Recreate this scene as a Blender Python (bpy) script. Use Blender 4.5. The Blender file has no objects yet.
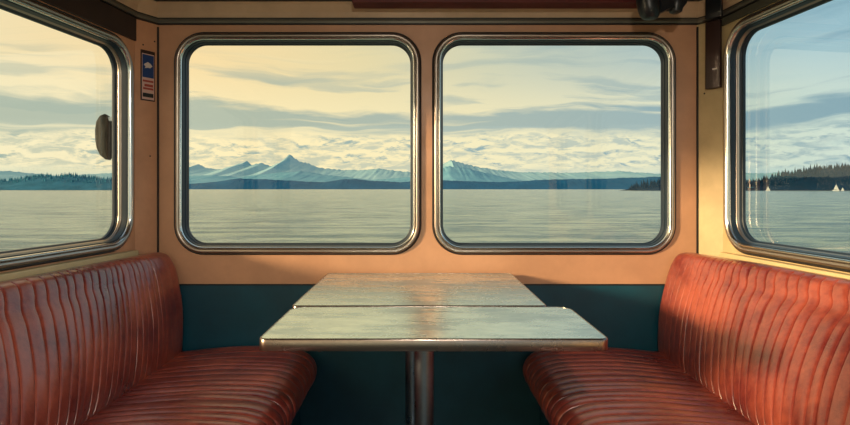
import bpy, bmesh, math, random
from mathutils import Vector, noise
random.seed(7)
C = bpy.context.scene.collection
sc = bpy.context.scene
E = 1.10            # eye height
F = 554.0           # focal length in px (850 wide)

# ------------------------------------------------------------------ camera
cam = bpy.data.cameras.new('camera'); co = bpy.data.objects.new('camera', cam); C.objects.link(co)
co.location = (0, 0, E); co.rotation_euler = (math.pi/2, 0, 0)
cam.sensor_width = 36; cam.lens = 36*F/850
cam.shift_x = 5/850; cam.shift_y = -(212.5-189)/850
cam.clip_start = .02; cam.clip_end = 200000
sc.camera = co
vs = sc.view_settings
vs.view_transform = 'Standard'; vs.look = 'None'; vs.gamma = 1; vs.exposure = 0.0; vs.use_curve_mapping = False

def lin(*c):
    o = []
    for v in c:
        v = v/255
        o.append(v/12.92 if v <= .04045 else ((v+.055)/1.055)**2.4)
    return (*o, 1)

# ------------------------------------------------------------------ node helper
class NT:
    def __init__(s, tree): s.t = tree; s.n = tree.nodes; s.l = tree.links
    def new(s, ty, **kw):
        n = s.n.new(ty)
        for k, v in kw.items(): setattr(n, k, v)
        return n
    def put(s, sock, v):
        if isinstance(v, bpy.types.NodeSocket): s.l.new(v, sock)
        else: sock.default_value = v
    def m(s, op, a, b=0.0, c=None, clamp=False):
        n = s.new('ShaderNodeMath', operation=op, use_clamp=clamp)
        s.put(n.inputs[0], a); s.put(n.inputs[1], b)
        if c is not None: s.put(n.inputs[2], c)
        return n.outputs[0]
    def mr(s, v, a, b, c=0.0, d=1.0, smooth=True):
        n = s.new('ShaderNodeMapRange'); n.interpolation_type = 'SMOOTHSTEP' if smooth else 'LINEAR'
        for i, x in enumerate((v, a, b, c, d)): s.put(n.inputs[i], x)
        return n.outputs[0]
    def mix(s, f, a, b):
        n = s.new('ShaderNodeMix', data_type='RGBA')
        s.put(n.inputs[0], f); s.put(n.inputs[6], a); s.put(n.inputs[7], b)
        return n.outputs[2]
    def ramp(s, f, stops, interp='LINEAR'):
        n = s.new('ShaderNodeValToRGB'); s.put(n.inputs[0], f)
        cr = n.color_ramp; cr.interpolation = interp
        while len(cr.elements) < len(stops): cr.elements.new(.5)
        for e, (p, c) in zip(cr.elements, stops): e.position = p; e.color = c
        return n.outputs[0]
    def vec(s, x, y, z):
        n = s.new('ShaderNodeCombineXYZ')
        for i, v in enumerate((x, y, z)): s.put(n.inputs[i], v)
        return n.outputs[0]
    def noise(s, v, scale, detail=4, rough=.5, dist=0.0):
        n = s.new('ShaderNodeTexNoise')
        if v is not None: s.put(n.inputs['Vector'], v)
        n.inputs['Scale'].default_value = scale; n.inputs['Detail'].default_value = detail
        n.inputs['Roughness'].default_value = rough; n.inputs['Distortion'].default_value = dist
        return n.outputs[0]

# ------------------------------------------------------------------ sky
SUN = Vector((-1, -.46, .20)).normalized()      # towards the sun
w = bpy.data.worlds.new('sky'); sc.world = w; w.use_nodes = True
T = NT(w.node_tree); T.n.clear()
tc = T.new('ShaderNodeTexCoord'); sp = T.new('ShaderNodeSeparateXYZ'); T.l.new(tc.outputs['Generated'], sp.inputs[0])
X, Y, Z = sp.outputs
hh = T.m('SQRT', T.m('ADD', T.m('MULTIPLY', X, X), T.m('MULTIPLY', Y, Y)))
el = T.m('DIVIDE', Z, T.m('MAXIMUM', hh, .02))
az = T.m('ARCTAN2', X, Y)
azn = T.mr(az, -1.25, 1.25, smooth=False)
def A(a): return (a+1.25)/2.5
upper = T.ramp(azn, [(A(-.7), lin(240,222,178)), (A(-.4), lin(248,219,163)), (A(-.1), lin(228,214,168)), (A(.12), lin(206,207,180)), (A(.4), lin(172,192,190)), (A(.62), lin(178,206,212)), (A(1.1), lin(135,172,196))])
bright = T.ramp(azn, [(A(-.7), lin(244,232,190)), (A(-.3), lin(250,232,182)), (A(0), lin(244,230,184)), (A(.4), lin(232,228,194)), (A(.7), lin(216,226,214))])
shade = T.ramp(azn, [(A(-.7), lin(158,174,160)), (A(-.3), lin(150,172,164)), (A(.1), lin(144,170,172)), (A(.4), lin(128,162,174)), (A(.7), lin(112,152,172))])
clear = T.ramp(azn, [(A(-.7), lin(180,205,190)), (A(0), lin(176,204,196)), (A(.7), lin(140,185,195))])
wob = T.noise(T.vec(az, T.m('MULTIPLY', el, 3.0), 2.3), 3.0, 3)
elw = T.m('ADD', el, T.m('MULTIPLY', T.m('SUBTRACT', wob, .5), .09))
# long streaks
st = T.noise(T.vec(T.m('MULTIPLY', az, 1.7), T.m('MULTIPLY', elw, 17.0), 5.1), 1.55, 6, .55)
stm = T.mr(st, .50, .66)
st2 = T.noise(T.vec(T.m('MULTIPLY', az, 2.6), T.m('MULTIPLY', elw, 30.0), 9.4), 1.5, 5, .55)
st2m = T.mr(st2, .52, .66)
# broad grey bands
def gauss(e, c, wd):
    q = T.m('DIVIDE', T.m('SUBTRACT', e, c), wd)
    return T.m('POWER', 2.71828, T.m('MULTIPLY', T.m('MULTIPLY', q, q), -1.0))
edge = T.noise(T.vec(T.m('MULTIPLY', az, 5.0), T.m('MULTIPLY', el, 30.0), 1.2), 2.0, 5, .6)
elb = T.m('ADD', elw, T.m('MULTIPLY', T.m('SUBTRACT', edge, .5), .035))
b1 = T.m('MULTIPLY', T.mr(T.m('ABSOLUTE', T.m('SUBTRACT', elb, .118)), .012, .028, 1, 0), .92)
up_f = T.mr(el, .12, .22)                      # clouds thin out upward
lowmask = T.mr(el, .16, .24, 1, T.mr(az, -.15, .25, .12, .5))
cm = T.m('MULTIPLY', T.m('MAXIMUM', stm, T.m('MULTIPLY', st2m, .6)), lowmask)
cm = T.m('MAXIMUM', cm, b1)
base = T.mix(T.mr(el, .10, .24), bright, upper)
col = T.mix(T.m('MULTIPLY', cm, .86), base, shade)
# bright thin lines under the bands
ln = T.noise(T.vec(T.m('MULTIPLY', az, 1.3), T.m('MULTIPLY', elw, 46.0), 3.3), 1.4, 4, .5)
lnm = T.m('MULTIPLY', T.mr(ln, .55, .68), T.mr(el, .10, .2, 1, .25))
col = T.mix(T.m('MULTIPLY', lnm, .75), col, bright)
# cumulus belt near the horizon
pc = T.noise(T.vec(T.m('MULTIPLY', az, 16.0), T.m('MULTIPLY', el, 56.0), 3.7), 1.25, 7, .62, .4)
pcs = T.noise(T.vec(T.m('MULTIPLY', az, 16.0), T.m('ADD', T.m('MULTIPLY', el, 56.0), .35), 3.7), 1.25, 7, .62, .4)
cov = T.mr(pc, .38, .52)
dark = T.m('MULTIPLY', T.mr(T.m('SUBTRACT', pcs, pc), -.05, .115), T.mr(pc, .44, .56))
belt = T.m('MULTIPLY', T.mr(elw, .022, .04), T.mr(elw, .085, .105, 1, 0))
ccol = T.mix(dark, bright, shade)
gap = T.mix(.42, shade, bright)
belt_col = T.mix(cov, gap, ccol)
col = T.mix(belt, col, belt_col)
col = T.mix(T.mr(el, .018, .04, 1, 0), col, T.mix(.45, clear, bright))
# zenith and the glow round the sun
col = T.mix(T.mr(el, .5, 1.6), col, lin(150,172,190))
dp = T.new('ShaderNodeVectorMath', operation='DOT_PRODUCT'); T.l.new(tc.outputs['Generated'], dp.inputs[0]); dp.inputs[1].default_value = SUN
glow = T.m('POWER', T.m('MAXIMUM', dp.outputs['Value'], 0.0), 5.0)
gl = T.new('ShaderNodeMix', data_type='RGBA', blend_type='ADD'); gl.inputs[0].default_value = 1
T.l.new(col, gl.inputs[6])
gm = T.new('ShaderNodeMix', data_type='RGBA'); T.l.new(glow, gm.inputs[0]); gm.inputs[6].default_value = (0,0,0,1); gm.inputs[7].default_value = (1.9,1.25,.62,1)
T.l.new(gm.outputs[2], gl.inputs[7])
bg = T.new('ShaderNodeBackground'); T.l.new(gl.outputs[2], bg.inputs[0]); bg.inputs[1].default_value = 1.10
wo = T.new('ShaderNodeOutputWorld'); T.l.new(bg.outputs[0], wo.inputs[0])

sl = bpy.data.lights.new('sun', 'SUN'); sl.energy = 6.0; sl.color = (1, .72, .42); sl.angle = math.radians(6)
so = bpy.data.objects.new('sun', sl); C.objects.link(so)
so.rotation_euler = (-SUN).to_track_quat('-Z', 'Y').to_euler()

# ------------------------------------------------------------------ materials
def mat(name, col, rough=.5, metal=0.0, bump=0.0, bscale=40, var=0.0, vscale=6, coat=0.0, spec=.5, stretch=None, col2=None):
    m = bpy.data.materials.new(name); m.use_nodes = True
    N = NT(m.node_tree); b = m.node_tree.nodes['Principled BSDF']
    b.inputs['Roughness'].default_value = rough; b.inputs['Metallic'].default_value = metal
    b.inputs['Specular IOR Level'].default_value = spec
    b.inputs['Coat Weight'].default_value = coat; b.inputs['Coat Roughness'].default_value = .25
    t = N.new('ShaderNodeTexCoord'); v = t.outputs['Object']
    if stretch:
        mp = N.new('ShaderNodeMapping'); N.l.new(v, mp.inputs[0]); mp.inputs['Scale'].default_value = stretch; v = mp.outputs[0]
    if var or col2:
        n1 = N.noise(v, vscale, 6, .62)
        f = N.mr(n1, .3, .7)
        c2 = col2 or tuple([max(0, x*(1-var)) for x in col[:3]]+[1])
        N.l.new(N.mix(f, c2, col), b.inputs['Base Color'])
        N.l.new(N.mr(n1, .3, .7, rough+.08, rough-.04), b.inputs['Roughness'])
    else: b.inputs['Base Color'].default_value = col
    if bump:
        bp = N.new('ShaderNodeBump'); bp.inputs['Strength'].default_value = bump; bp.inputs['Distance'].default_value = .002
        N.l.new(N.noise(v, bscale, 5, .6), bp.inputs['Height']); N.l.new(bp.outputs[0], b.inputs['Normal'])
    return m
M = {}
M['wall'] = mat('salmon_wall_paint', lin(208,158,122), .42, bump=.15, bscale=60, var=.16, vscale=5)
M['post'] = mat('corner_post_paint', lin(214,160,122), .42, bump=.15, bscale=60, var=.16, vscale=7)
M['cream'] = mat('sunlit_post_paint', lin(202,178,132), .42, bump=.15, bscale=60, var=.2, vscale=7)  # yellowed: the sunlight on the right post and wall is in this colour
M['cove'] = mat('cornice_paint', lin(205,175,140), .5, bump=.15, var=.18, vscale=5)
M['sill'] = mat('cream_sill_paint', lin(215,195,145), .4, var=.14, vscale=9)
M['strip'] = mat('grey_trim', lin(112,108,95), .35, .3, var=.2)
M['teal'] = mat('teal_panel_paint', lin(8,74,92), .42, bump=.2, bscale=30, var=.3, vscale=5)
M['ceiling'] = mat('ceiling_paint', lin(120,100,80), .5, var=.1)
M['red'] = mat('dark_red_trim', lin(95,30,28), .45, var=.2)
M['shade_strip'] = mat('shade_brown', lin(62,50,46), .35, .2, var=.2)  # dark brown stands for shade on the wall above the left window
M['rail_olive'] = mat('olive_rail', lin(84,84,72), .4, .2, var=.2)
M['dark'] = mat('dark_line', lin(28,30,30), .5)
M['metal'] = mat('window_metal', lin(180,168,156), .34, 1.0)
M['chrome'] = mat('bright_metal', lin(225,225,220), .2, 1.0)
M['rubber'] = mat('dark_rubber', lin(24,40,54), .38, bump=.3, bscale=80)
M['gasket'] = mat('black_gasket', lin(30,26,26), .5)
M['floor'] = mat('dark_floor', lin(20,40,48), .45, bump=.4, bscale=50, var=.3)
M['table'] = mat('brushed_tabletop', lin(222,238,232), .25, .7, bump=.04, bscale=30, vscale=6, col2=lin(176,200,206), stretch=(1,2.4,1))
M['edge'] = mat('table_edge_metal', lin(170,155,145), .24, 1.0, bump=.1, bscale=60, var=.3, vscale=12)
M['steel'] = mat('pole_steel', lin(150,165,180), .30, 1.0, bump=.15, bscale=120, var=.25, vscale=20)
M['black'] = mat('black_plastic', lin(20,24,30), .35)
M['brown'] = mat('dark_brown_plastic', lin(58,38,34), .4, var=.2)
M['white'] = mat('worn_white', lin(215,205,195), .5)
M['navy'] = mat('sticker_blue', lin(30,62,118), .4)
M['redink'] = mat('sticker_red', lin(165,70,58), .5)
M['stickerpink'] = mat('sticker_pale', lin(212,178,165), .5)
M['mirror'] = mat('weathered_grey', lin(46,50,46), .7, bump=1.0, bscale=60, spec=.2, col2=lin(18,24,22), vscale=30, stretch=(1,1,.3))
# leather
def leather(name, c1, c2):
    m = bpy.data.materials.new(name); m.use_nodes = True
    N = NT(m.node_tree); b = m.node_tree.nodes['Principled BSDF']
    t = N.new('ShaderNodeTexCoord'); v = t.outputs['Object']
    n1 = N.noise(v, 4.0, 6, .65); n2 = N.noise(v, 45.0, 5, .7)
    f = N.m('ADD', N.m('MULTIPLY', n1, .75), N.m('MULTIPLY', n2, .25))
    N.l.new(N.mix(N.mr(f, .36, .64), c1, c2), b.inputs['Base Color'])
    N.l.new(N.mr(n1, .3, .7, .27, .38), b.inputs['Roughness'])
    b.inputs['Coat Weight'].default_value = 1.0; b.inputs['Coat Roughness'].default_value = .27
    bp = N.new('ShaderNodeBump'); bp.inputs['Strength'].default_value = .35; bp.inputs['Distance'].default_value = .0015
    vo = N.new('ShaderNodeTexVoronoi'); vo.inputs['Scale'].default_value = 260; N.l.new(v, vo.inputs['Vector'])
    N.l.new(N.m('ADD', N.m('MULTIPLY', vo.outputs[0], .4), N.noise(v, 24, 6, .7)), bp.inputs['Height'])
    N.l.new(bp.outputs[0], b.inputs['Normal'])
    return m
M['leather'] = leather('red_leather', lin(116,42,38), lin(176,84,62))
# glass: see-through with real mirror reflection
def glass(name, tint, refl):
    m = bpy.data.materials.new(name); m.use_nodes = True
    N = NT(m.node_tree); N.n.clear()
    o = N.new('ShaderNodeOutputMaterial'); mx = N.new('ShaderNodeMixShader')
    tr = N.new('ShaderNodeBsdfTransparent'); tr.inputs[0].default_value = tint
    g = N.new('ShaderNodeBsdfGlossy'); g.inputs['Roughness'].default_value = .0; g.inputs[0].default_value = (1,1,1,1)
    fr = N.new('ShaderNodeFresnel'); ge = N.new('ShaderNodeNewGeometry'); N.l.new(N.mr(ge.outputs['Backfacing'], 0, 1, 1.5, 1/1.5, False), fr.inputs[0])
    N.l.new(N.m('MULTIPLY', fr.outputs[0], refl, clamp=True), mx.inputs[0]); N.l.new(tr.outputs[0], mx.inputs[1]); N.l.new(g.outputs[0], mx.inputs[2])
    N.l.new(mx.outputs[0], o.inputs[0])
    return m
M['glass'] = glass('window_glass', (.97,.98,.97,1), 1.1)
M['glass_blue'] = glass('blue_tinted_glass', (.76,.87,.91,1), 1.8)

# ------------------------------------------------------------------ mesh helpers
def link(name, bm, m, parent=None, smooth=False, angle=40):
    me = bpy.data.meshes.new(name)
    bmesh.ops.recalc_face_normals(bm, faces=bm.faces)
    bm.to_mesh(me); bm.free()
    me.materials.append(m if not isinstance(m, str) else M[m])
    if smooth:
        for p in me.polygons: p.use_smooth = True
        me.set_sharp_from_angle(angle=math.radians(angle))
    o = bpy.data.objects.new(name, me); C.objects.link(o)
    if parent: o.parent = parent; o.matrix_parent_inverse = parent.matrix_basis.inverted()
    return o
def empty(name, loc=(0,0,0)):
    o = bpy.data.objects.new(name, None); o.location = loc; C.objects.link(o); o.empty_display_size = .1; return o
def tag(o, label, cat, group=None):
    o['label'] = label; o['category'] = cat
    if group: o['group'] = group
    return o
def struct(o, label=None):
    o['kind'] = 'structure'
    if label: o['label'] = label
    return o
def box(bm, x0, x1, y0, y1, z0, z1, bev=0.0, seg=2):
    t = bmesh.new(); bmesh.ops.create_cube(t, size=1)
    for v in t.verts: v.co = Vector(((x0+x1)/2+v.co.x*(x1-x0), (y0+y1)/2+v.co.y*(y1-y0), (z0+z1)/2+v.co.z*(z1-z0)))
    if bev: bmesh.ops.bevel(t, geom=t.edges[:], offset=bev, segments=seg, affect='EDGES', profile=.5)
    me = bpy.data.meshes.new('t'); t.to_mesh(me); t.free(); bm.from_mesh(me); bpy.data.meshes.remove(me)
def xf_box(bm, fr, u0, u1, v0, v1, d0, d1, bev=0.0):
    n0 = len(bm.verts); box(bm, u0, u1, d0, d1, v0, v1, bev); bm.verts.ensure_lookup_table()
    for v in bm.verts[n0:]: v.co = fr(v.co.x, v.co.z, v.co.y)
def prism(bm, pts, a, b, axis='y'):
    """extrude a closed 2D polygon (x,z) between two y values (or (x,y) between z values)"""
    f = (lambda p, t: (p[0], t, p[1])) if axis == 'y' else (lambda p, t: (p[0], p[1], t)) if axis == 'z' else (lambda p, t: (t, p[0], p[1]))
    A_ = [bm.verts.new(f(p, a)) for p in pts]; B_ = [bm.verts.new(f(p, b)) for p in pts]
    bm.faces.new(A_); bm.faces.new(B_)
    for i in range(len(pts)):
        j = (i+1) % len(pts); bm.faces.new((A_[i], A_[j], B_[j], B_[i]))
def lathe(bm, prof, cx, cy, seg=32, fr=None):
    """prof = [(radius, z)]; fr maps local to world"""
    rings = []
    for r, z in prof:
        ring = []
        for k in range(seg):
            a = 2*math.pi*k/seg; p = (cx+r*math.cos(a), cy+r*math.sin(a), z)
            ring.append(bm.verts.new(fr(*p) if fr else p))
        rings.append(ring)
    for a, b in zip(rings, rings[1:]):
        for k in range(seg): bm.faces.new((a[k], a[(k+1)%seg], b[(k+1)%seg], b[k]))
    bm.faces.new(rings[0]); bm.faces.new(rings[-1])
def frame_fn(o, u, n):
    o = Vector(o); u = Vector(u).normalized(); n = Vector(n).normalized()
    return lambda a, v, d: o + u*a + n*d + Vector((0, 0, v))     # d>0 into the room
def rrect(u0, u1, v0, v1, r, n=10):
    P = []
    for cx, cy, a0 in ((u1-r, v1-r, 0), (u0+r, v1-r, 90), (u0+r, v0+r, 180), (u1-r, v0+r, 270)):
        for k in range(n+1):
            a = math.radians(a0+90*k/n); P.append((cx+r*math.cos(a), cy+r*math.sin(a)))
    return P
def sweep(bm, fr, R, r, prof, n=12):
    """prof: closed loop of (inset, depth) round the rounded rectangle R"""
    rings = []
    for ins, d in prof:
        pts = rrect(R[0]+ins, R[1]-ins, R[2]+ins, R[3]-ins, max(.004, r-ins), n)
        rings.append([bm.verts.new(fr(p[0], p[1], d)) for p in pts])
    L = len(rings[0])
    for i in range(len(rings)):
        a, b = rings[i], rings[(i+1) % len(rings)]
        for k in range(L): bm.faces.new((a[k], a[(k+1)%L], b[(k+1)%L], b[k]))
def slab_holes(bm, fr, outer, holes, d0, d1):
    t = bmesh.new(); loops = []
    for P in [outer]+holes:
        vs_ = [t.verts.new((p[0], p[1], 0)) for p in P]; loops.append(len(vs_))
        for i in range(len(vs_)): t.edges.new((vs_[i], vs_[(i+1)%len(vs_)]))
    bmesh.ops.triangle_fill(t, use_beauty=True, edges=t.edges[:], normal=(0,0,1))
    t.verts.ensure_lookup_table(); t.verts.index_update()
    A_ = [bm.verts.new(fr(v.co.x, v.co.y, d0)) for v in t.verts]; B_ = [bm.verts.new(fr(v.co.x, v.co.y, d1)) for v in t.verts]
    for f in t.faces:
        ix = [v.index for v in f.verts]
        bm.faces.new([A_[i] for i in ix]); bm.faces.new([B_[i] for i in reversed(ix)])
    s = 0
    for L in loops:
        for i in range(L):
            a, b = s+i, s+(i+1)%L; bm.faces.new((A_[a], A_[b], B_[b], B_[a]))
        s += L
    t.free()

# ------------------------------------------------------------------ exterior: sea, land, mountains
SEA = -3.0
def px2(px, D): return (px-420)/F*D
m = bpy.data.materials.new('sea_surface'); m.use_nodes = True
N = NT(m.node_tree); b = m.node_tree.nodes['Principled BSDF']
b.inputs['Base Color'].default_value = lin(96,122,118); b.inputs['Roughness'].default_value = .18; b.inputs['IOR'].default_value = 1.33
t = N.new('ShaderNodeTexCoord')
mp = N.new('ShaderNodeMapping'); N.l.new(t.outputs['Object'], mp.inputs[0]); mp.inputs['Scale'].default_value = (.45, 1, 1)
nz = N.m('ADD', N.m('MULTIPLY', N.noise(mp.outputs[0], .55, 9, .65), 1.0), N.m('MULTIPLY', N.noise(mp.outputs[0], .07, 3, .5), 4.0))
bp = N.new('ShaderNodeBump'); bp.inputs['Strength'].default_value = 1.0; bp.inputs['Distance'].default_value = .7
N.l.new(nz, bp.inputs['Height']); N.l.new(bp.outputs[0], b.inputs['Normal'])
mp2 = N.new('ShaderNodeMapping'); N.l.new(t.outputs['Object'], mp2.inputs[0]); mp2.inputs['Scale'].default_value = (.3, 1, 1)
cn = N.noise(mp2.outputs[0], .3, 10, .75)
N.l.new(N.mix(N.mr(cn, .4, .6), lin(70,102,104), lin(170,182,156)), b.inputs['Base Color'])
bm = bmesh.new()
S = 90000
vv = [bm.verts.new(p) for p in ((-S,-2000,SEA),(S,-2000,SEA),(S,S,SEA),(-S,S,SEA))]; bm.faces.new(vv)
struct(link('sea', bm, m), 'calm grey-green sea stretching to the horizon')

def ridge(name, D, prof, depth, m, rows=20, rough=.15, step=1.0, seed=0.0):
    """land mass: prof = [(px, height px)] crest heights, across a belt of given depth around distance D"""
    bm = bmesh.new(); prof = sorted(prof)
    def H(px):
        for (a, ha), (b, hb) in zip(prof, prof[1:]):
            if a <= px <= b:
                t = (px-a)/(b-a); return ha+(hb-ha)*t
        return 0
    n = int((prof[-1][0]-prof[0][0])/step); grid = []
    for j in range(rows+1):
        v = j/rows; row = []
        for i in range(n+1):
            px = prof[0][0]+i*step
            x = px2(px, D); y = D+(v-.7)*depth
            nn = noise.fractal(Vector((px*.045+seed, v*2.1, seed)), 1.0, 2.1, 6)
            sh = math.sin(math.pi*min(1, v/.7*.5) if v < .7 else math.pi*(.5+.5*(v-.7)/.3))
            if depth > 2000: sh = (v/.7)**1.8 if v <= .7 else ((1-v)/.3)**1.3
            ht = (H(px)/F*D)*max(0, sh)*(1+rough*nn)
            ht += (noise.noise(Vector((px*.25+seed, v*6, 0)))*.035+noise.noise(Vector((px*.6+seed, v*9, 3)))*.05)*(H(px)/F*D)*max(0, sh)
            row.append(bm.verts.new((x, y, SEA-.5+ht)))
        grid.append(row)
    for j in range(rows):
        for i in range(n): bm.faces.new((grid[j][i], grid[j][i+1], grid[j+1][i+1], grid[j+1][i]))
    o = struct(link(name, bm, m, smooth=True, angle=60))
    return o, [[v.co.copy() for v in o.data.vertices[j*(n+1):(j+1)*(n+1)]] for j in range(rows+1)]
M['far'] = mat('far_mountain_haze', lin(150,188,190), .9, spec=.1, col2=lin(132,176,184), vscale=.0006)  # aerial haze is painted into the blue of the distant land
M['mid_haze'] = mat('mid_mountain', lin(112,164,176), .9, spec=.1, col2=lin(92,150,168), vscale=.0008)
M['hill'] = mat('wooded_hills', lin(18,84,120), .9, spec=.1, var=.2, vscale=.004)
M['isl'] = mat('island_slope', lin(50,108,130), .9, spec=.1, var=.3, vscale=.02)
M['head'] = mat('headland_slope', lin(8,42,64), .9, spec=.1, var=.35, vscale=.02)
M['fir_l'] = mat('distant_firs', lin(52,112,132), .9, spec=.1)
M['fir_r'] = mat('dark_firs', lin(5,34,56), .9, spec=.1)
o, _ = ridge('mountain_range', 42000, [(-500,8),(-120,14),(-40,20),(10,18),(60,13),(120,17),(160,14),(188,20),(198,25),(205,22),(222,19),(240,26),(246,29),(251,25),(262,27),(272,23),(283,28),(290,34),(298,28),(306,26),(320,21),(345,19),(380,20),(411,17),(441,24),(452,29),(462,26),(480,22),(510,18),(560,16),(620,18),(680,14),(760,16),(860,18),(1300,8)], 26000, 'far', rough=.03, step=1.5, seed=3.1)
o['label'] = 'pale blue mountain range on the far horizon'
o, _ = ridge('mountain_foothills', 24000, [(150,8),(190,13),(215,14),(240,12),(262,15),(285,17),(300,18),(330,14),(370,9),(420,13),(438,19),(447,23),(456,22),(470,20),(490,15),(520,9),(560,6),(600,2)], 13000, 'mid_haze', rough=.03, step=1.5, seed=8.1)
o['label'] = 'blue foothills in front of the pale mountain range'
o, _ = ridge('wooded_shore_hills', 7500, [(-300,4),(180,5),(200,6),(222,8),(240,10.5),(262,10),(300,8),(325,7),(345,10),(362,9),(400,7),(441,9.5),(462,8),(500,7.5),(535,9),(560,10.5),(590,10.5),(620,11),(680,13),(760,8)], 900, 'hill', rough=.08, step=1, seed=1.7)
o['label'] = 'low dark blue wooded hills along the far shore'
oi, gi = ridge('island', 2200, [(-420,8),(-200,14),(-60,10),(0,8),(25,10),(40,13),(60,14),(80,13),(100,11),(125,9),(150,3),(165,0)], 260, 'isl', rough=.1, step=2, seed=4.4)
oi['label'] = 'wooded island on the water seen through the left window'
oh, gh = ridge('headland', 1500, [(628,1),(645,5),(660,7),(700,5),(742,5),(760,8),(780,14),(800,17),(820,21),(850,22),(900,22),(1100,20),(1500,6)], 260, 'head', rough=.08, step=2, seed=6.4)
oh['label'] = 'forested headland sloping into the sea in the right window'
def forest(name, grid, n, hmin, hmax, m, rows, label, D0=0):
    bm = bmesh.new(); rnd = random.Random(5)
    W = len(grid[0])
    for _ in range(n):
        j = rnd.choice(rows); i = rnd.randrange(W-1); f = rnd.random(); g = rnd.random()
        p = grid[j][i].lerp(grid[j][i+1], f).lerp(grid[j+1][i], g*.5)
        if p.z < SEA+3 or p.y < D0: continue
        h = rnd.uniform(hmin, hmax)*(1.0 if rnd.random() < .85 else 1.35); r = h*rnd.uniform(.16, .26)
        if j >= 12: h *= 1.15
        top = bm.verts.new((p.x, p.y, p.z+h)); ring = [bm.verts.new((p.x+r*math.cos(a), p.y+r*math.sin(a), p.z-1)) for a in (0,1.26,2.51,3.77,5.03)]
        for k in range(5): bm.faces.new((ring[k], ring[(k+1)%5], top))
    o = link(name, bm, m); o['kind'] = 'stuff'; tag(o, label, 'forest'); return o
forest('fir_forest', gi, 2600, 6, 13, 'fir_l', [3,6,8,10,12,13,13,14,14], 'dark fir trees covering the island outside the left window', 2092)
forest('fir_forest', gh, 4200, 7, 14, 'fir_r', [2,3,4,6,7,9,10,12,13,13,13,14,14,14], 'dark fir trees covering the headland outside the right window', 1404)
M['hull'] = mat('boat_white', lin(235,232,220), .5)
def sailboat(px, D, h, label, lean=0):
    x = px2(px, D); t = tag(empty('sailboat', (x, D, SEA)), label, 'boat', 'sailing boats off the headland')
    bm = bmesh.new(); L = h*.42
    P = [(-L,h*.12),(-L*.9,0),(L*.75,0),(L*1.1,h*.13)]
    prism(bm, [(x+a, SEA+c) for a, c in P], D-h*.09, D+h*.09); link('hull', bm, 'hull', t)
    bm = bmesh.new(); prism(bm, [(x+L*.1, SEA+h*.2), (x-L*.8, SEA+h*.2), (x+L*.1, SEA+h*.95)], D-.05, D+.05)
    prism(bm, [(x+L*.18, SEA+h*.17), (x+L*.95, SEA+h*.15), (x+L*.18, SEA+h*.8)], D-.05, D+.05); link('sail', bm, 'hull', t)
    bm = bmesh.new(); lathe(bm, [(.12, SEA+.3), (.08, SEA+h)], x+L*.14, D, 8); link('mast', bm, 'hull', t)
sailboat(768, 1180, 10.5, 'small white sailing boat nearest the left edge of the right window')
sailboat(836, 1150, 15, 'taller white sailing boat below the high end of the headland')
sailboat(842.5, 1200, 8, 'smallest white sailing boat, just right of the tall one')
def house(px, D, wd, h, label):
    x = px2(px, D); t = tag(empty('shore_house', (x, D, SEA)), label, 'house', 'pale houses on the shore')
    bm = bmesh.new(); box(bm, x-wd/2, x+wd/2, D, D+8, SEA, SEA+h*.6); link('wall', bm, 'hull', t)
    bm = bmesh.new(); prism(bm, [(x-wd*.55, SEA+h*.6), (x+wd*.55, SEA+h*.6), (x+wd*.3, SEA+h), (x-wd*.3, SEA+h)], D-.5, D+8.5); link('roof', bm, M['isl'], t)
house(51, 2080, 24, 8, 'wider pale house on the island shore'); house(69, 2080, 14, 7, 'small pale house right of the wider one on the island shore')
house(751, 1390, 16, 9, 'pale house at the low tip of the headland'); house(801, 1390, 18, 6, 'low pale house midway along the headland shore')

# ------------------------------------------------------------------ room shell
BY = 2.33
XL, XR = -1.10, 1.165
PL = (-1.152, 2.24); PR = (1.225, 2.24)
SLL, SLR = .11, .09
ZT = E+.80
YB = -2.3
frB = frame_fn((0, BY, 0), (1,0,0), (0,-1,0))
uL = Vector((-SLL,-1,0)).normalized(); nL = Vector((1,-SLL,0)).normalized()
uR = Vector((SLR,-1,0)).normalized(); nR = Vector((-1,-SLR,0)).normalized()
frL = frame_fn((PL[0], PL[1], 0), uL, nL)
frR = frame_fn((PR[0], PR[1], 0), uR, nR)
KL = math.sqrt(1+SLL**2); KR = math.sqrt(1+SLR**2)
sL = lambda y: (PL[1]-y)*KL
sR = lambda y: (PR[1]-y)*KR
k = BY/F
W1 = ((174.5-420)*k, (421-420)*k, E-(254.5-189)*k, E+(189-32.5)*k)
W2 = ((432.5-420)*k, (675.5-420)*k, E-(254.5-189)*k, E+(189-32.5)*k)
WL = (sL(2.222), sL(.20), E-.238, E+.592)
WR = (sR(2.226), sR(.20), E-.247, E+.652)
WL2 = (sL(.05), sL(-1.6), E-.238, E+.592)
WR2 = (sR(.05), sR(-1.6), E-.247, E+.652)
H_IN = .012
def hole(R, r): return rrect(R[0]+H_IN, R[1]-H_IN, R[2]+H_IN, R[3]-H_IN, r-H_IN, 10)
RB, RS = .125, .135
bm = bmesh.new(); slab_holes(bm, frB, [(XL, E-.399), (XR, E-.399), (XR, ZT), (XL, ZT)], [hole(W1, RB), hole(W2, RB)], -.043, 0)
struct(link('wall_back', bm, 'wall'))
bm = bmesh.new(); xf_box(bm, frB, XL, XR, 0, E-.399, -.09, .006, 0)
struct(link('trim_1', bm, 'teal'), 'dark teal panel below the salmon window wall')
bm = bmesh.new(); xf_box(bm, frB, XL, XR, E-.404, E-.3985, .0062, .009)
struct(link('trim_2', bm, 'dark'))
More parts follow.
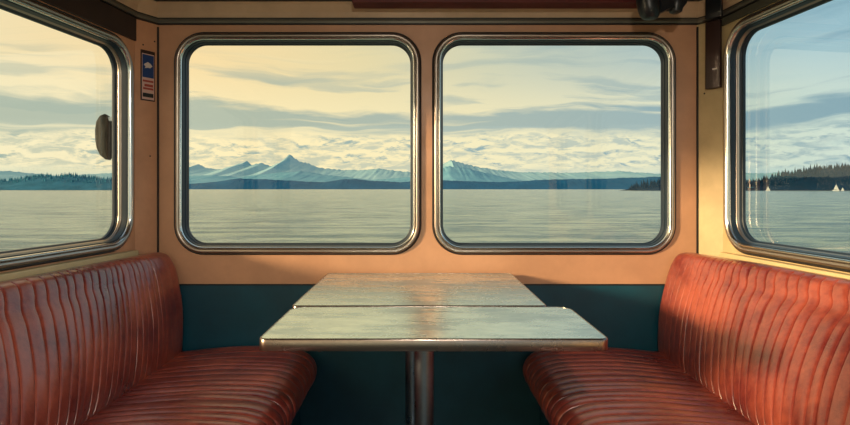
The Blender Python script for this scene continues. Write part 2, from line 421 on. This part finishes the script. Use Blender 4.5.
for nm, fr, s1, ww, rows in (('wall_left', frL, sL(YB), (WL, WL2), 0), ('wall_right', frR, sR(YB), (WR, WR2), 0)):
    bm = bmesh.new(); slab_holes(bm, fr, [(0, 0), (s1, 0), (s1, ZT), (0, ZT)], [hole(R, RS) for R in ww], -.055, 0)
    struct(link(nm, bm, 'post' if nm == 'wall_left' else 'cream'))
# corner posts (angled panels closing the corners)
def corner(nm, a, b_, sgn):
    bm = bmesh.new()
    n = Vector((a[1]-b_[1], -(a[0]-b_[0]))).normalized()
    if n.x*sgn > 0: n = -n            # n points into the room
    out = -n*.12
    prism(bm, [(a[0], a[1]), (b_[0], b_[1]), (b_[0]+out.x, b_[1]+out.y), (a[0]+out.x, a[1]+out.y)], 0, ZT, 'z')
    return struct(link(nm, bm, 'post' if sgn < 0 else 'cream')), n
_, ncL = corner('trim_3', (XL, BY), PL, -1)
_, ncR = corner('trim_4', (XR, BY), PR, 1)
def vjoint(nm, x, y, n, z0, z1):
    bm = bmesh.new(); box(bm, x-.003, x+.003, y-.007, y+.002, z0, z1); struct(link(nm, bm, 'dark'))
vjoint('trim_5', XL, BY, ncL, E-.40, E+.68); vjoint('trim_6', XR, BY, ncR, E-.40, E+.68)
# floor and ceiling
bm = bmesh.new(); prism(bm, [(-1.7, YB), (1.7, YB), (1.28, BY+.09), (-1.22, BY+.09)], -.08, 0, 'z'); struct(link('floor', bm, 'floor'))
bm = bmesh.new(); prism(bm, [(-1.75, YB), (1.75, YB), (1.3, BY+.09), (-1.25, BY+.09)], ZT, ZT+.06, 'z'); struct(link('ceiling', bm, 'ceiling'))
# cornice round the three walls: path of plan points offset inward
def offs(d):
    # inner outline (plan) moved d into the room: near-left, post-left, back-left, back-right, post-right, near-right
    L1 = frL(sL(YB), 0, d); 
    a = frL(d*.35, 0, d); b_ = Vector((XL+d*.3, BY-d, 0)); c = Vector((XR-d*.3, BY-d, 0)); e = frR(d*.35, 0, d); f = frR(sR(YB), 0, d)
    return [L1, a, b_, c, e, f]
def run(nm, prof, m, label=None, bevel=False):
    bm = bmesh.new(); rings = []
    for d, z in prof:
        rings.append([bm.verts.new((p.x, p.y, z)) for p in offs(d)])
    n = len(prof)
    for i in range(n):
        a, b_ = rings[i], rings[(i+1) % n]
        for q in range(5): bm.faces.new((a[q], a[q+1], b_[q+1], b_[q]))
    bm.faces.new([r[0] for r in rings]); bm.faces.new([r[-1] for r in rings])
    return struct(link(nm, bm, m), label)
z0 = E+.689
run('trim_7', [(.0005, z0), (.014, z0), (.014, z0+.0045), (.0005, z0+.0045)], 'dark')
run('trim_8', [(.0005, z0+.0045), (.012, z0+.0045), (.0145, z0+.014), (.012, z0+.0235), (.0005, z0+.0235)], 'strip')
run('trim_9', [(.0005, z0+.0235), (.013, z0+.0235), (.013, z0+.0275), (.0005, z0+.0275)], 'dark')
run('trim_10', [(.0005, z0+.0275), (.011, z0+.0275), (.016, z0+.05), (.030, z0+.078), (.040, z0+.088), (.040, ZT-.0005), (.0005, ZT-.0005)], 'cove', 'beige cornice under the ceiling')
run('trim_11', [(.0405, z0+.086), (.055, z0+.086), (.055, ZT-.0005), (.0405, ZT-.0005)], 'dark')
bm = bmesh.new(); box(bm, px2(352, 2.2), px2(652, 2.2), 2.19, 2.27, E+.738, ZT-.0005, .004)
struct(link('trim_12', bm, 'red'), 'dark red rail along the ceiling edge')
# sill ledges above the benches
for nm, fr, s1, zz in (('trim_13', frL, sL(.2), E-.262), ('trim_14', frR, sR(.2), E-.27)):
    bm = bmesh.new(); xf_box(bm, fr, .02, s1, zz-.02, zz+.018, .0005, .03, .005); struct(link(nm, bm, 'sill', smooth=True), 'narrow cream sill between bench top and window')

for nm, fr, s1, za, zb, mm in (('trim_15', frL, sL(YB), E+.597, E+.6885, 'shade_strip'), ('trim_16', frR, sR(YB), E+.657, E+.6885, 'rail_olive')):  # left strip paints in the wall's shade under the cornice
    bm = bmesh.new(); xf_box(bm, fr, .004, s1, za, zb, .0005, .009, .002); struct(link(nm, bm, mm), 'dark strip between the side window and the cornice')
# ------------------------------------------------------------------ windows
def window(nm, fr, R, r, lip, rec, gm, n=12, label=None, top=0.0):
    t = empty(nm, fr((R[0]+R[1])/2, R[2], 0)); struct(t, label)
    s = lip/.034
    bm = bmesh.new(); sweep(bm, fr, R, r, [(-.002,.0008),(.0,.006),(.003,.009),(.006*s,.008),(.006*s,.0008)], n); link('outer_gasket', bm, 'gasket', t, True)
    bm = bmesh.new(); sweep(bm, fr, R, r, [(.006*s,.0012),(.0065*s,.010),(.010*s,.0145),(.015*s,.016),(.020*s,.0145),(.0235*s,.011),(.0235*s,.0012)], n); link('window_frame', bm, 'metal', t, True, 50)
    bm = bmesh.new(); sweep(bm, fr, R, r, [(.0236*s,.0012),(.0240*s,.011),(.0262*s,.0165),(.0285*s,.0182),(.031*s,.0165),(.0335*s,.010),(.034*s,-.004),(.0236*s,-.004)], n); link('frame_bead', bm, 'chrome', t, True, 50)
    bm = bmesh.new(); sweep(bm, fr, R, r, [(.0342*s,.006),(.0365*s,.004),(.038*s,-rec*.10),(.039*s,-rec*.30),(.0355*s,-rec*.36),(.0342*s,-rec*.36)], n); link('inner_gasket', bm, 'rubber', t, True, 35)
    if rec > .04:
        bm = bmesh.new(); sweep(bm, fr, R, r, [(.0342*s,-rec*.362),(.0375*s,-rec*.37),(.0392*s,-rec*.42),(.0386*s,-rec*.50),(.0400*s,-rec*.54),(.0408*s,-rec*.60),(.0395*s,-rec*.66),(.0342*s,-rec*.66)], n); link('reveal_liner', bm, 'metal', t, True, 50)
        q0 = .662
    else: q0 = .362
    bm = bmesh.new(); sweep(bm, fr, R, r, [(.0342*s,-rec*q0),(.0405*s,-rec*q0),(.0425*s,-rec*(q0+.1)),(.0415*s,-rec*.82),(.0445*s,-rec*.86),(.0455*s,-rec*.96),(.0455*s,-rec-.003),(.040*s,-rec-.0085),(.0090,-rec-.0085),(.0090,-rec-.0075),(.0342*s,-rec-.0065)], n); link('glazing_rubber', bm, 'rubber', t, True, 35)
    bm = bmesh.new()
    g = .0450*s; P = rrect(R[0]+g, R[1]-g, R[2]+g, R[3]-g, r-g, n)
    bm.faces.new([bm.verts.new(fr(p[0], p[1], -rec)) for p in P])
    link('glass_pane', bm, gm, t)
    return t
window('window_1', frB, W1, RB, .034, .036, 'glass', label='back window on the left, rounded corners in a metal frame')
window('window_2', frB, W2, RB, .034, .036, 'glass', label='back window on the right, rounded corners in a metal frame')
window('window_3', frL, WL, RS, .037, .048, 'glass', label='side window above the left bench')
window('window_4', frR, WR, RS, .037, .048, 'glass_blue', label='side window above the right bench')
window('window_5', frL, WL2, RS, .037, .048, 'glass')  # this and the next: unseen windows added to let in light
window('window_6', frR, WR2, RS, .037, .048, 'glass_blue')

# ------------------------------------------------------------------ benches
def catmull(P, n):
    out = []; Q = [P[0]]+P+[P[-1]]
    for i in range(1, len(Q)-2):
        for k_ in range(n):
            t = k_/n; p0, p1, p2, p3 = Q[i-1:i+3]
            out.append(tuple(.5*((2*p1[c])+(-p0[c]+p2[c])*t+(2*p0[c]-5*p1[c]+4*p2[c]-p3[c])*t*t+(-p0[c]+3*p1[c]-3*p2[c]+p3[c])*t**3) for c in (0,1)))
    out.append(P[-1]); return out
def channelled(bm, section, y0, y1, pitch, depth, seed, shear=0.0, fade=None, wander=.004, puff=.20, rib_mask=None, end_round=.03):
    """padded surface with stitched channels: section(y) -> [(x,z)] closed loop; grooves at stepping y"""
    rnd = random.Random(seed)
    cuts = [y0]
    while cuts[-1] < y1-pitch*.6: cuts.append(cuts[-1]+pitch*rnd.uniform(.78, 1.25))
    cuts[-1] = y1
    amp = [rnd.uniform(.6, 1.15) for _ in cuts]; skew = [rnd.uniform(-.16, .16) for _ in cuts]
    prev = None; first = last = None
    for ci in range(len(cuts)-1):
        a, b_ = cuts[ci], cuts[ci+1]
        samples = [0,.012,.028,.05,.09,.18,.3,.42,.55,.68,.8,.88,.93,.96,.982] 
        if ci == len(cuts)-2: samples = samples+[1.0]
        for f in samples:
            y = a+(b_-a)*f; P = section(y); L = len(P)
            g = 2*f-1; h = (1-puff)*(1-abs(g)**18)+puff*(1-g*g)                       # 0 in the groove, 1 on the rib
            h += .16*math.sin(f*math.pi*2)*skew[ci]*3*h
            d = depth*amp[ci]*(fade(y) if fade else 1)
            ring = []
            e = min(y-y0, y1-y); er = 0
            if e < end_round: q = 1-e/end_round; er = end_round*.55*(1-math.sqrt(max(0, 1-q*q)))
            for i_, (x, z) in enumerate(P):
                pa, pb = P[i_-1], P[(i_+1) % L]
                tx, tz = pb[0]-pa[0], pb[1]-pa[1]; ln_ = math.hypot(tx, tz) or 1
                nx, nz_ = tz/ln_, -tx/ln_
                mk = rib_mask(i_/L) if rib_mask else 1
                wn = noise.noise(Vector((ci*.9+seed, i_/L*3.2, 0)))+.8*noise.noise(Vector((ci*2.3+seed, i_/L*5, 4)))
                wr = noise.noise(Vector((y*10+seed, x*4, z*4)))*.0022+noise.noise(Vector((y*30, x*5+seed, z*5)))*.0006
                disp = (d*(h-1)+wr)*mk - er
                sy = shear*max(0, min(1, (y1-.03-y)/.55))*(z-.43)
                ring.append(bm.verts.new((x+nx*disp, y+sy+wander*wn*mk*max(0, min(1, (y1-y)/.08)), z+nz_*disp)))
            if prev:
                for i_ in range(L): bm.faces.new((prev[i_], prev[(i_+1)%L], ring[(i_+1)%L], ring[i_]))
            else: first = ring
            prev = ring
    bm.faces.new(first); bm.faces.new(prev)
def bench(side, label, seed):
    sg = -1 if side == 'L' else 1
    t = tag(empty('bench_seat', (sg*.75, 1.45, 0)), label, 'bench', 'leather benches either side of the tables')
    XB = (lambda y: .965+.030*(y-1.573)) if side == 'L' else (lambda y: .955+.046*(y-1.573))
    xb = XB(1.4)
    def wallx(y): return (1.152+SLL*(2.24-y)) if side == 'L' else (1.225+SLR*(2.24-y))
    def top(y): return (1.012+.096*(2.3-y)) if side == 'L' else (1.036+.145*(2.3-y))
    y0, y1 = .62, 2.315
    def sec(y):
        xb = XB(y); xt = top(y); xw = min(wallx(y)-.034, xt+.095)
        if y > 2.2: xw = min(xw, (1.100 if side == 'L' else 1.165)+ (2.33-y)*(.5)-.006)
        zt = E-.262
        P = [(xb+.002,.40),(xb-.004,.47),(xb+(xt-xb)*.36-.012,.60),(xb+(xt-xb)*.76-.006,.715),(xt-.002,.765),(xt+.012,.797),(xt+.032,zt-.012),(xt+.060,zt),(xw-.002,zt-.001)]
        Q = catmull(P, 7)+[(xw,zt-.02),(xw,.60),(xw,.40)]
        return [(sg*x, z) for x, z in (Q if sg < 0 else Q)]
    def flip(f): return f
    nP = len(sec(1.0))
    def mask(u): return 1.0 if u < .80 else 0.0
    def fade(y):
        q = max(0, min(1, (2.26-y)/(.50 if side == 'L' else .40)))
        return .10+.90*q*q*(3-2*q)
    def section(y):
        P = sec(y); return P if sg < 0 else P[::-1]
    mk = mask if sg < 0 else (lambda u: 1.0 if u > .20 else 0.0)
    bm = bmesh.new(); channelled(bm, section, y0, y1, .042, .0075, seed, fade=fade, rib_mask=mk, wander=.0045, shear=.55)
    link('backrest', bm, 'leather', t, True, 70)
    xf = .415
    def sec2(y):
        r = .07; e = y1-y; cr = (r-math.sqrt(max(0, r*r-(r-e)**2))) if e < r else 0
        x0 = xf+cr
        P = [(xb+.07,.425),(xb+.0,.432),(xb-.09,.442),(.72,.452),(.56,.450),(x0+.075,.440),(x0+.028,.418),(x0+.004,.38),(x0+.006,.335),(x0+.03,.303)]
        Q = catmull(P, 6)+[(x0+.12,.300),(xb-.1,.300),(xb+.07,.300)]
        Q = Q[::-1]
        return [(sg*x, z) for x, z in Q]
    def section2(y):
        P = sec2(y); return P if sg < 0 else P[::-1]
    L2 = len(sec2(1)); u0 = 3/L2
    mk2 = (lambda u: 1.0 if u > u0+.02 else 0.0) if sg < 0 else (lambda u: 1.0 if u < 1-u0-.02 else 0.0)
    bm = bmesh.new(); channelled(bm, section2, y0, y1-.004, .047, .0075, seed+20, rib_mask=mk2, wander=.006, puff=.6)
    link('seat_cushion', bm, 'leather', t, True, 70)
    bm = bmesh.new()
    def bx2(a, b_, c, d, e, f): box(bm, min(sg*a, sg*b_), max(sg*a, sg*b_), c, d, e, f, .004)
    bx2(.50, xb+.05, y0+.02, y1-.01, .0, .302); link('bench_base', bm, 'teal', t)
    return t
bench('L', 'dark red channelled leather bench against the left wall', 11)
bench('R', 'sunlit orange-red channelled leather bench against the right wall', 31)

# ------------------------------------------------------------------ tables
def table(label, x0, x1, y0, y1, px_, py_, rf, rb, seed):
    zt = .75; th = .029
    t = tag(empty('pedestal_table', (px_, py_, 0)), label, 'table', 'metal-topped tables between the benches')
    def outline(ins):
        P = []
        for cx, cy, a0, r in ((x1, y1, 0, rb), (x0, y1, 90, rb), (x0, y0, 180, rf), (x1, y0, 270, rf)):
            sx = -1 if cx == x1 else 1; sy = -1 if cy == y1 else 1
            rr = max(.002, r-ins)
            for q in range(9):
                a = math.radians(a0+90*q/8); P.append((cx+sx*(ins+rr)+rr*math.cos(a), cy+sy*(ins+rr)+rr*math.sin(a)))
        return P
    def loft(levels, nm, m, cap=True):
        bm = bmesh.new(); rings = [[bm.verts.new((p[0], p[1], z)) for p in outline(i)] for i, z in levels]
        for a, b_ in zip(rings, rings[1:]):
            for q in range(len(a)): bm.faces.new((a[q], a[(q+1)%len(a)], b_[(q+1)%len(a)], b_[q]))
        if cap: bm.faces.new(rings[0]); bm.faces.new(rings[-1])
        else:
            a, b_ = rings[-1], rings[0]
            for q in range(len(a)): bm.faces.new((a[q], a[(q+1)%len(a)], b_[(q+1)%len(a)], b_[q]))
        return link(nm, bm, m, t, True, 35)
    loft([(.004, zt-th+.002), (.004, zt-.0005)], 'tabletop', 'table')
    loft([(.0045, zt-th), (.001, zt-th), (0, zt-th+.002), (0, zt-.003), (.0015, zt-.0005), (.0035, zt+.0006), (.0045, zt+.0003)], 'edge_band', 'edge', False)
    bm = bmesh.new(); lathe(bm, [(.085, zt-th-.006), (.085, zt-th+.0015)], px_, py_); link('mounting_plate', bm, 'steel', t, True)
    bm = bmesh.new(); lathe(bm, [(.026, .02), (.026, zt-th-.005)], px_, py_, 40); link('pole', bm, 'steel', t, True)
    bm = bmesh.new(); lathe(bm, [(.17, 0), (.17, .008), (.15, .016), (.05, .022), (.034, .04), (.027, .045)], px_, py_, 40); link('base_plate', bm, 'steel', t, True)
    for sx in (-.6, .55):
        bm = bmesh.new(); lathe(bm, [(.004, zt-th-.006), (.006, zt-th-.004), (.006, zt-th+.001)], px_+sx*(x1-x0)/2, y0+.02, 10); link('screw', bm, 'chrome', t)
    return t
table('metal-edged table in front, its near edge between the seat cushions, with rounded far corners', -.380, .444, 1.292, 1.648, .011, 1.50, .022, .045, 1)
table('metal-edged table against the window wall, behind the nearer one', -.386, .382, 1.660, 2.306, -.027, 2.02, .018, .022, 2)

# ------------------------------------------------------------------ small things
# sticker on the left corner post
uc = (Vector((PL[0], PL[1], 0))-Vector((XL, BY, 0))); lc = uc.length; uc.normalize()
frCL = frame_fn((XL, BY, 0), uc, (ncL.x, ncL.y, 0))
def atpost(px, fr, lc, d=0):      # width fraction on the post for a pixel column
    best = min(((abs(420+F*(fr(s_/200*lc,0,d).x)/fr(s_/200*lc,0,d).y-px), s_/200*lc) for s_ in range(400))); return best[1]
a0, a1 = atpost(154.5, frCL, lc), atpost(140.5, frCL, lc)
kz = 2.29/F
zt_, zb_ = E+(189-51)*kz, E+(189-101)*kz
st_ = tag(empty('notice_sticker', frCL((a0+a1)/2, zb_, 0)), 'small blue and white notice sticker on the left corner post', 'sticker')
bm = bmesh.new(); xf_box(bm, frCL, a0, a1, zb_, zt_, .0004, .0030); link('frame', bm, 'brown', st_)
bm = bmesh.new(); xf_box(bm, frCL, a0+.004, a1-.004, zb_+.005, zt_-.014, .0030, .0036); link('backing', bm, 'stickerpink', st_)
H_ = zt_-zb_
bm = bmesh.new(); xf_box(bm, frCL, a0+.006, a1-.006, zb_+H_*.46, zt_-.018, .0036, .0042); link('blue_panel', bm, 'navy', st_)
bm = bmesh.new()
cxm, czm, wm = (a0+a1)/2, zb_+H_*.70, (a1-a0)
pts = [(-.30,0),(-.16,.10),(.02,.16),(.20,.09),(.32,.02),(.18,-.06),(.24,-.13),(.0,-.09),(-.14,-.10)]
va = [bm.verts.new(frCL(cxm+p[0]*wm, czm+p[1]*H_*.45, .0046)) for p in pts]; vb = [bm.verts.new(frCL(cxm+p[0]*wm, czm+p[1]*H_*.45, .0042)) for p in pts]
bm.faces.new(va); bm.faces.new(vb)
for q in range(len(pts)): bm.faces.new((va[q], va[(q+1)%len(pts)], vb[(q+1)%len(pts)], vb[q]))
link('emblem', bm, 'white', st_)
bm = bmesh.new()
for v0, v1, b0, b1 in ((.37,.41,.1,.1),(.28,.33,.12,.2),(.22,.26,.1,.12)):
    xf_box(bm, frCL, a0+wm*b0*1.2, a1-wm*b1*1.2, zb_+H_*v0, zb_+H_*v1, .0036, .0041)
link('red_lines', bm, 'redink', st_)
bm = bmesh.new(); xf_box(bm, frCL, a0+wm*.12, a1-wm*.12, zb_+H_*.07, zb_+H_*.15, .0036, .0041); link('dark_bar', bm, 'dark', st_)
# screws on posts
def screw(fr, s_, z, label, grp):
    bm = bmesh.new(); lathe(bm, [(.0035, 0), (.003, .0015)], 0, 0, 10, fr=lambda a, b_, c: fr(s_+a, z+b_, c+.0006)); tag(link('screw_head', bm, 'dark'), label, 'screw', grp)
screw(frCL, atpost(143, frCL, lc), E+(189-46)*kz, 'lower left dark screw above the notice sticker', 'screws in the corner posts')
screw(frCL, atpost(154.5, frCL, lc), E+(189-40)*kz, 'upper right dark screw above the notice sticker', 'screws in the corner posts')
screw(frCL, atpost(150, frCL, lc), E+(189-156)*kz, 'dark screw halfway down the left corner post', 'screws in the corner posts')
# dark conduit cover on the right corner post
ucr = (Vector((PR[0], PR[1], 0))-Vector((XR, BY, 0))); lr = ucr.length; ucr.normalize()
frCR = frame_fn((XR, BY, 0), ucr, (ncR.x, ncR.y, 0))
c0, c1 = atpost(705, frCR, lr, .024), atpost(720, frCR, lr, .024)
d0_, d1_ = atpost(705, frCR, lr, .06), atpost(721.5, frCR, lr, .06)
cv = tag(empty('cable_cover', frCR((c0+c1)/2, E+(189-90)*kz, 0)), 'dark brown cable cover running down the right corner post', 'cover')
bm = bmesh.new(); xf_box(bm, frCR, c0, c1, E+(189-90)*kz, E+.683, .0065, .024, .003); link('lower_cover', bm, 'brown', cv, True)
bm = bmesh.new(); xf_box(bm, frCR, d0_, d1_, E+.6835, ZT-.0005, .046, .060, .003); link('upper_box', bm, 'black', cv, True)
bm = bmesh.new(); xf_box(bm, frCR, c0, c1, E+.6835, E+.6870, .018, .046, .001); link('joint_band', bm, 'dark', cv)
bm = bmesh.new(); xf_box(bm, frCR, c0+.03*1, c0+.048, E+(189-72)*kz, E+(189-70.5)*kz, .024, .0246); link('label_mark', bm, 'white', cv)
screw(frCR, atpost(704.5, frCR, lr), E+(189-93)*kz, 'dark screw just below the brown cable cover', 'screws in the corner posts')
# black lamp housing under the ceiling, top right
Yf = 2.10; kf = Yf/F
fx = lambda px: (px-420)*kf
fz = lambda py: E+(189-py)*kf
sp_ = tag(empty('spot_lamp', (fx(661), Yf, ZT)), 'black spot lamp hanging from the ceiling above the right back window', 'lamp')
bm = bmesh.new(); lathe(bm, [(.006, fz(19.5)), (.026, fz(18.5)), (.036, fz(15)), (.041, fz(9)), (.043, fz(2)), (.043, fz(-2)), (.034, fz(-5)), (.01, fz(-6.5))], fx(649), Yf, 28, fr=lambda x, y, z: Vector((x+(z-fz(8))*-.12, y, z)))
link('lamp_housing', bm, 'black', sp_, True)
bm = bmesh.new(); lathe(bm, [(.012, fz(13.5)), (.022, fz(12)), (.028, fz(6)), (.030, fz(-1)), (.026, fz(-4)), (.008, fz(-5))], fx(676), Yf, 24, fr=lambda x, y, z: Vector((x+(z-fz(8))*.10, y, z)))
link('ballast_pod', bm, 'black', sp_, True)
bm = bmesh.new(); prism(bm, [(fx(646), fz(-1)), (fx(650), fz(15)), (fx(657), fz(15)), (fx(663), fz(12)), (fx(668), fz(9.5)), (fx(680), fz(10)), (fx(684), fz(5)), (fx(685), fz(-1))], Yf-.022, Yf+.022)
link('yoke', bm, 'black', sp_)
bm = bmesh.new(); box(bm, fx(645), fx(680), Yf-.03, Yf+.03, fz(-2), ZT-.0005, .003); link('mounting_block', bm, 'black', sp_)
bm = bmesh.new(); lathe(bm, [(.0005,-.002),(.0025,0),(.0005,.002)], 0, 0, 8, fr=lambda x, y, z: Vector((fx(647)+x, Yf-.040+y, fz(13.5)+z))); link('glint_bead', bm, 'chrome', sp_)  # tiny chrome bead put in as the highlight on the housing
# weathered oval mirror outside the left window
Ym = 2.33; km = Ym/F
mx_ = lambda px: (px-420)*km
mz = lambda py: E+(189-py)*km
mi = tag(empty('side_mirror', (mx_(104), Ym, mz(160))), 'weathered grey oval mirror outside the left window', 'mirror')
bm = bmesh.new()
pts = [(109.5,160),(106,159.5),(101.5,156),(98,149),(96.4,140),(96.2,130),(97.6,121),(101,115.5),(105,114),(108.5,116),(109.6,122),(109.2,134),(109,148)]
va = []; 
def ring_(sc_, yy):
    cx_, cy_ = 103.5, 137
    return [bm.verts.new((mx_(cx_+(p[0]-cx_)*sc_), yy, mz(cy_+(p[1]-cy_)*sc_))) for p in pts]
rs_ = [ring_(.80, Ym-.016), ring_(.95, Ym-.012), ring_(1, Ym-.004), ring_(1, Ym+.008), ring_(.86, Ym+.03)]
for a, b_ in zip(rs_, rs_[1:]):
    for q in range(len(pts)): bm.faces.new((a[q], a[(q+1)%len(pts)], b_[(q+1)%len(pts)], b_[q]))
bm.faces.new(rs_[0]); bm.faces.new(rs_[-1]); link('mirror_shell', bm, 'mirror', mi, True, 50)
bm = bmesh.new(); box(bm, mx_(107), mx_(131), Ym-.006, Ym+.006, mz(121.5), mz(117), .002); link('bracket_arm', bm, 'steel', mi)
# added fill light, unseen behind the viewer, to brighten the interior
LX = .066
cl = tag(empty('fill_light', (LX, -.55, ZT)), 'unseen round fill light added under the ceiling behind the viewpoint', 'lamp')
bm = bmesh.new(); lathe(bm, [(.16, ZT-.03), (.16, ZT-.0005)], LX, -.55); link('fill_rim', bm, 'chrome', cl, True)
m = bpy.data.materials.new('fill_diffuser'); m.use_nodes = True
bb = m.node_tree.nodes['Principled BSDF']; bb.inputs['Emission Color'].default_value = (1,.8,.6,1); bb.inputs['Emission Strength'].default_value = 2.0
bm = bmesh.new(); lathe(bm, [(.05, ZT-.05), (.12, ZT-.042), (.145, ZT-.0305)], LX, -.55); link('diffuser', bm, m, cl, True)
al = bpy.data.lights.new('fill_glow', 'AREA'); al.shape = 'DISK'; al.size = .12; al.energy = 26; al.color = (1,.88,.74)
ao = bpy.data.objects.new('fill_glow', al); C.objects.link(ao); ao.location = (LX, -.55, ZT-.07); ao.rotation_euler = (math.radians(25),0,0)
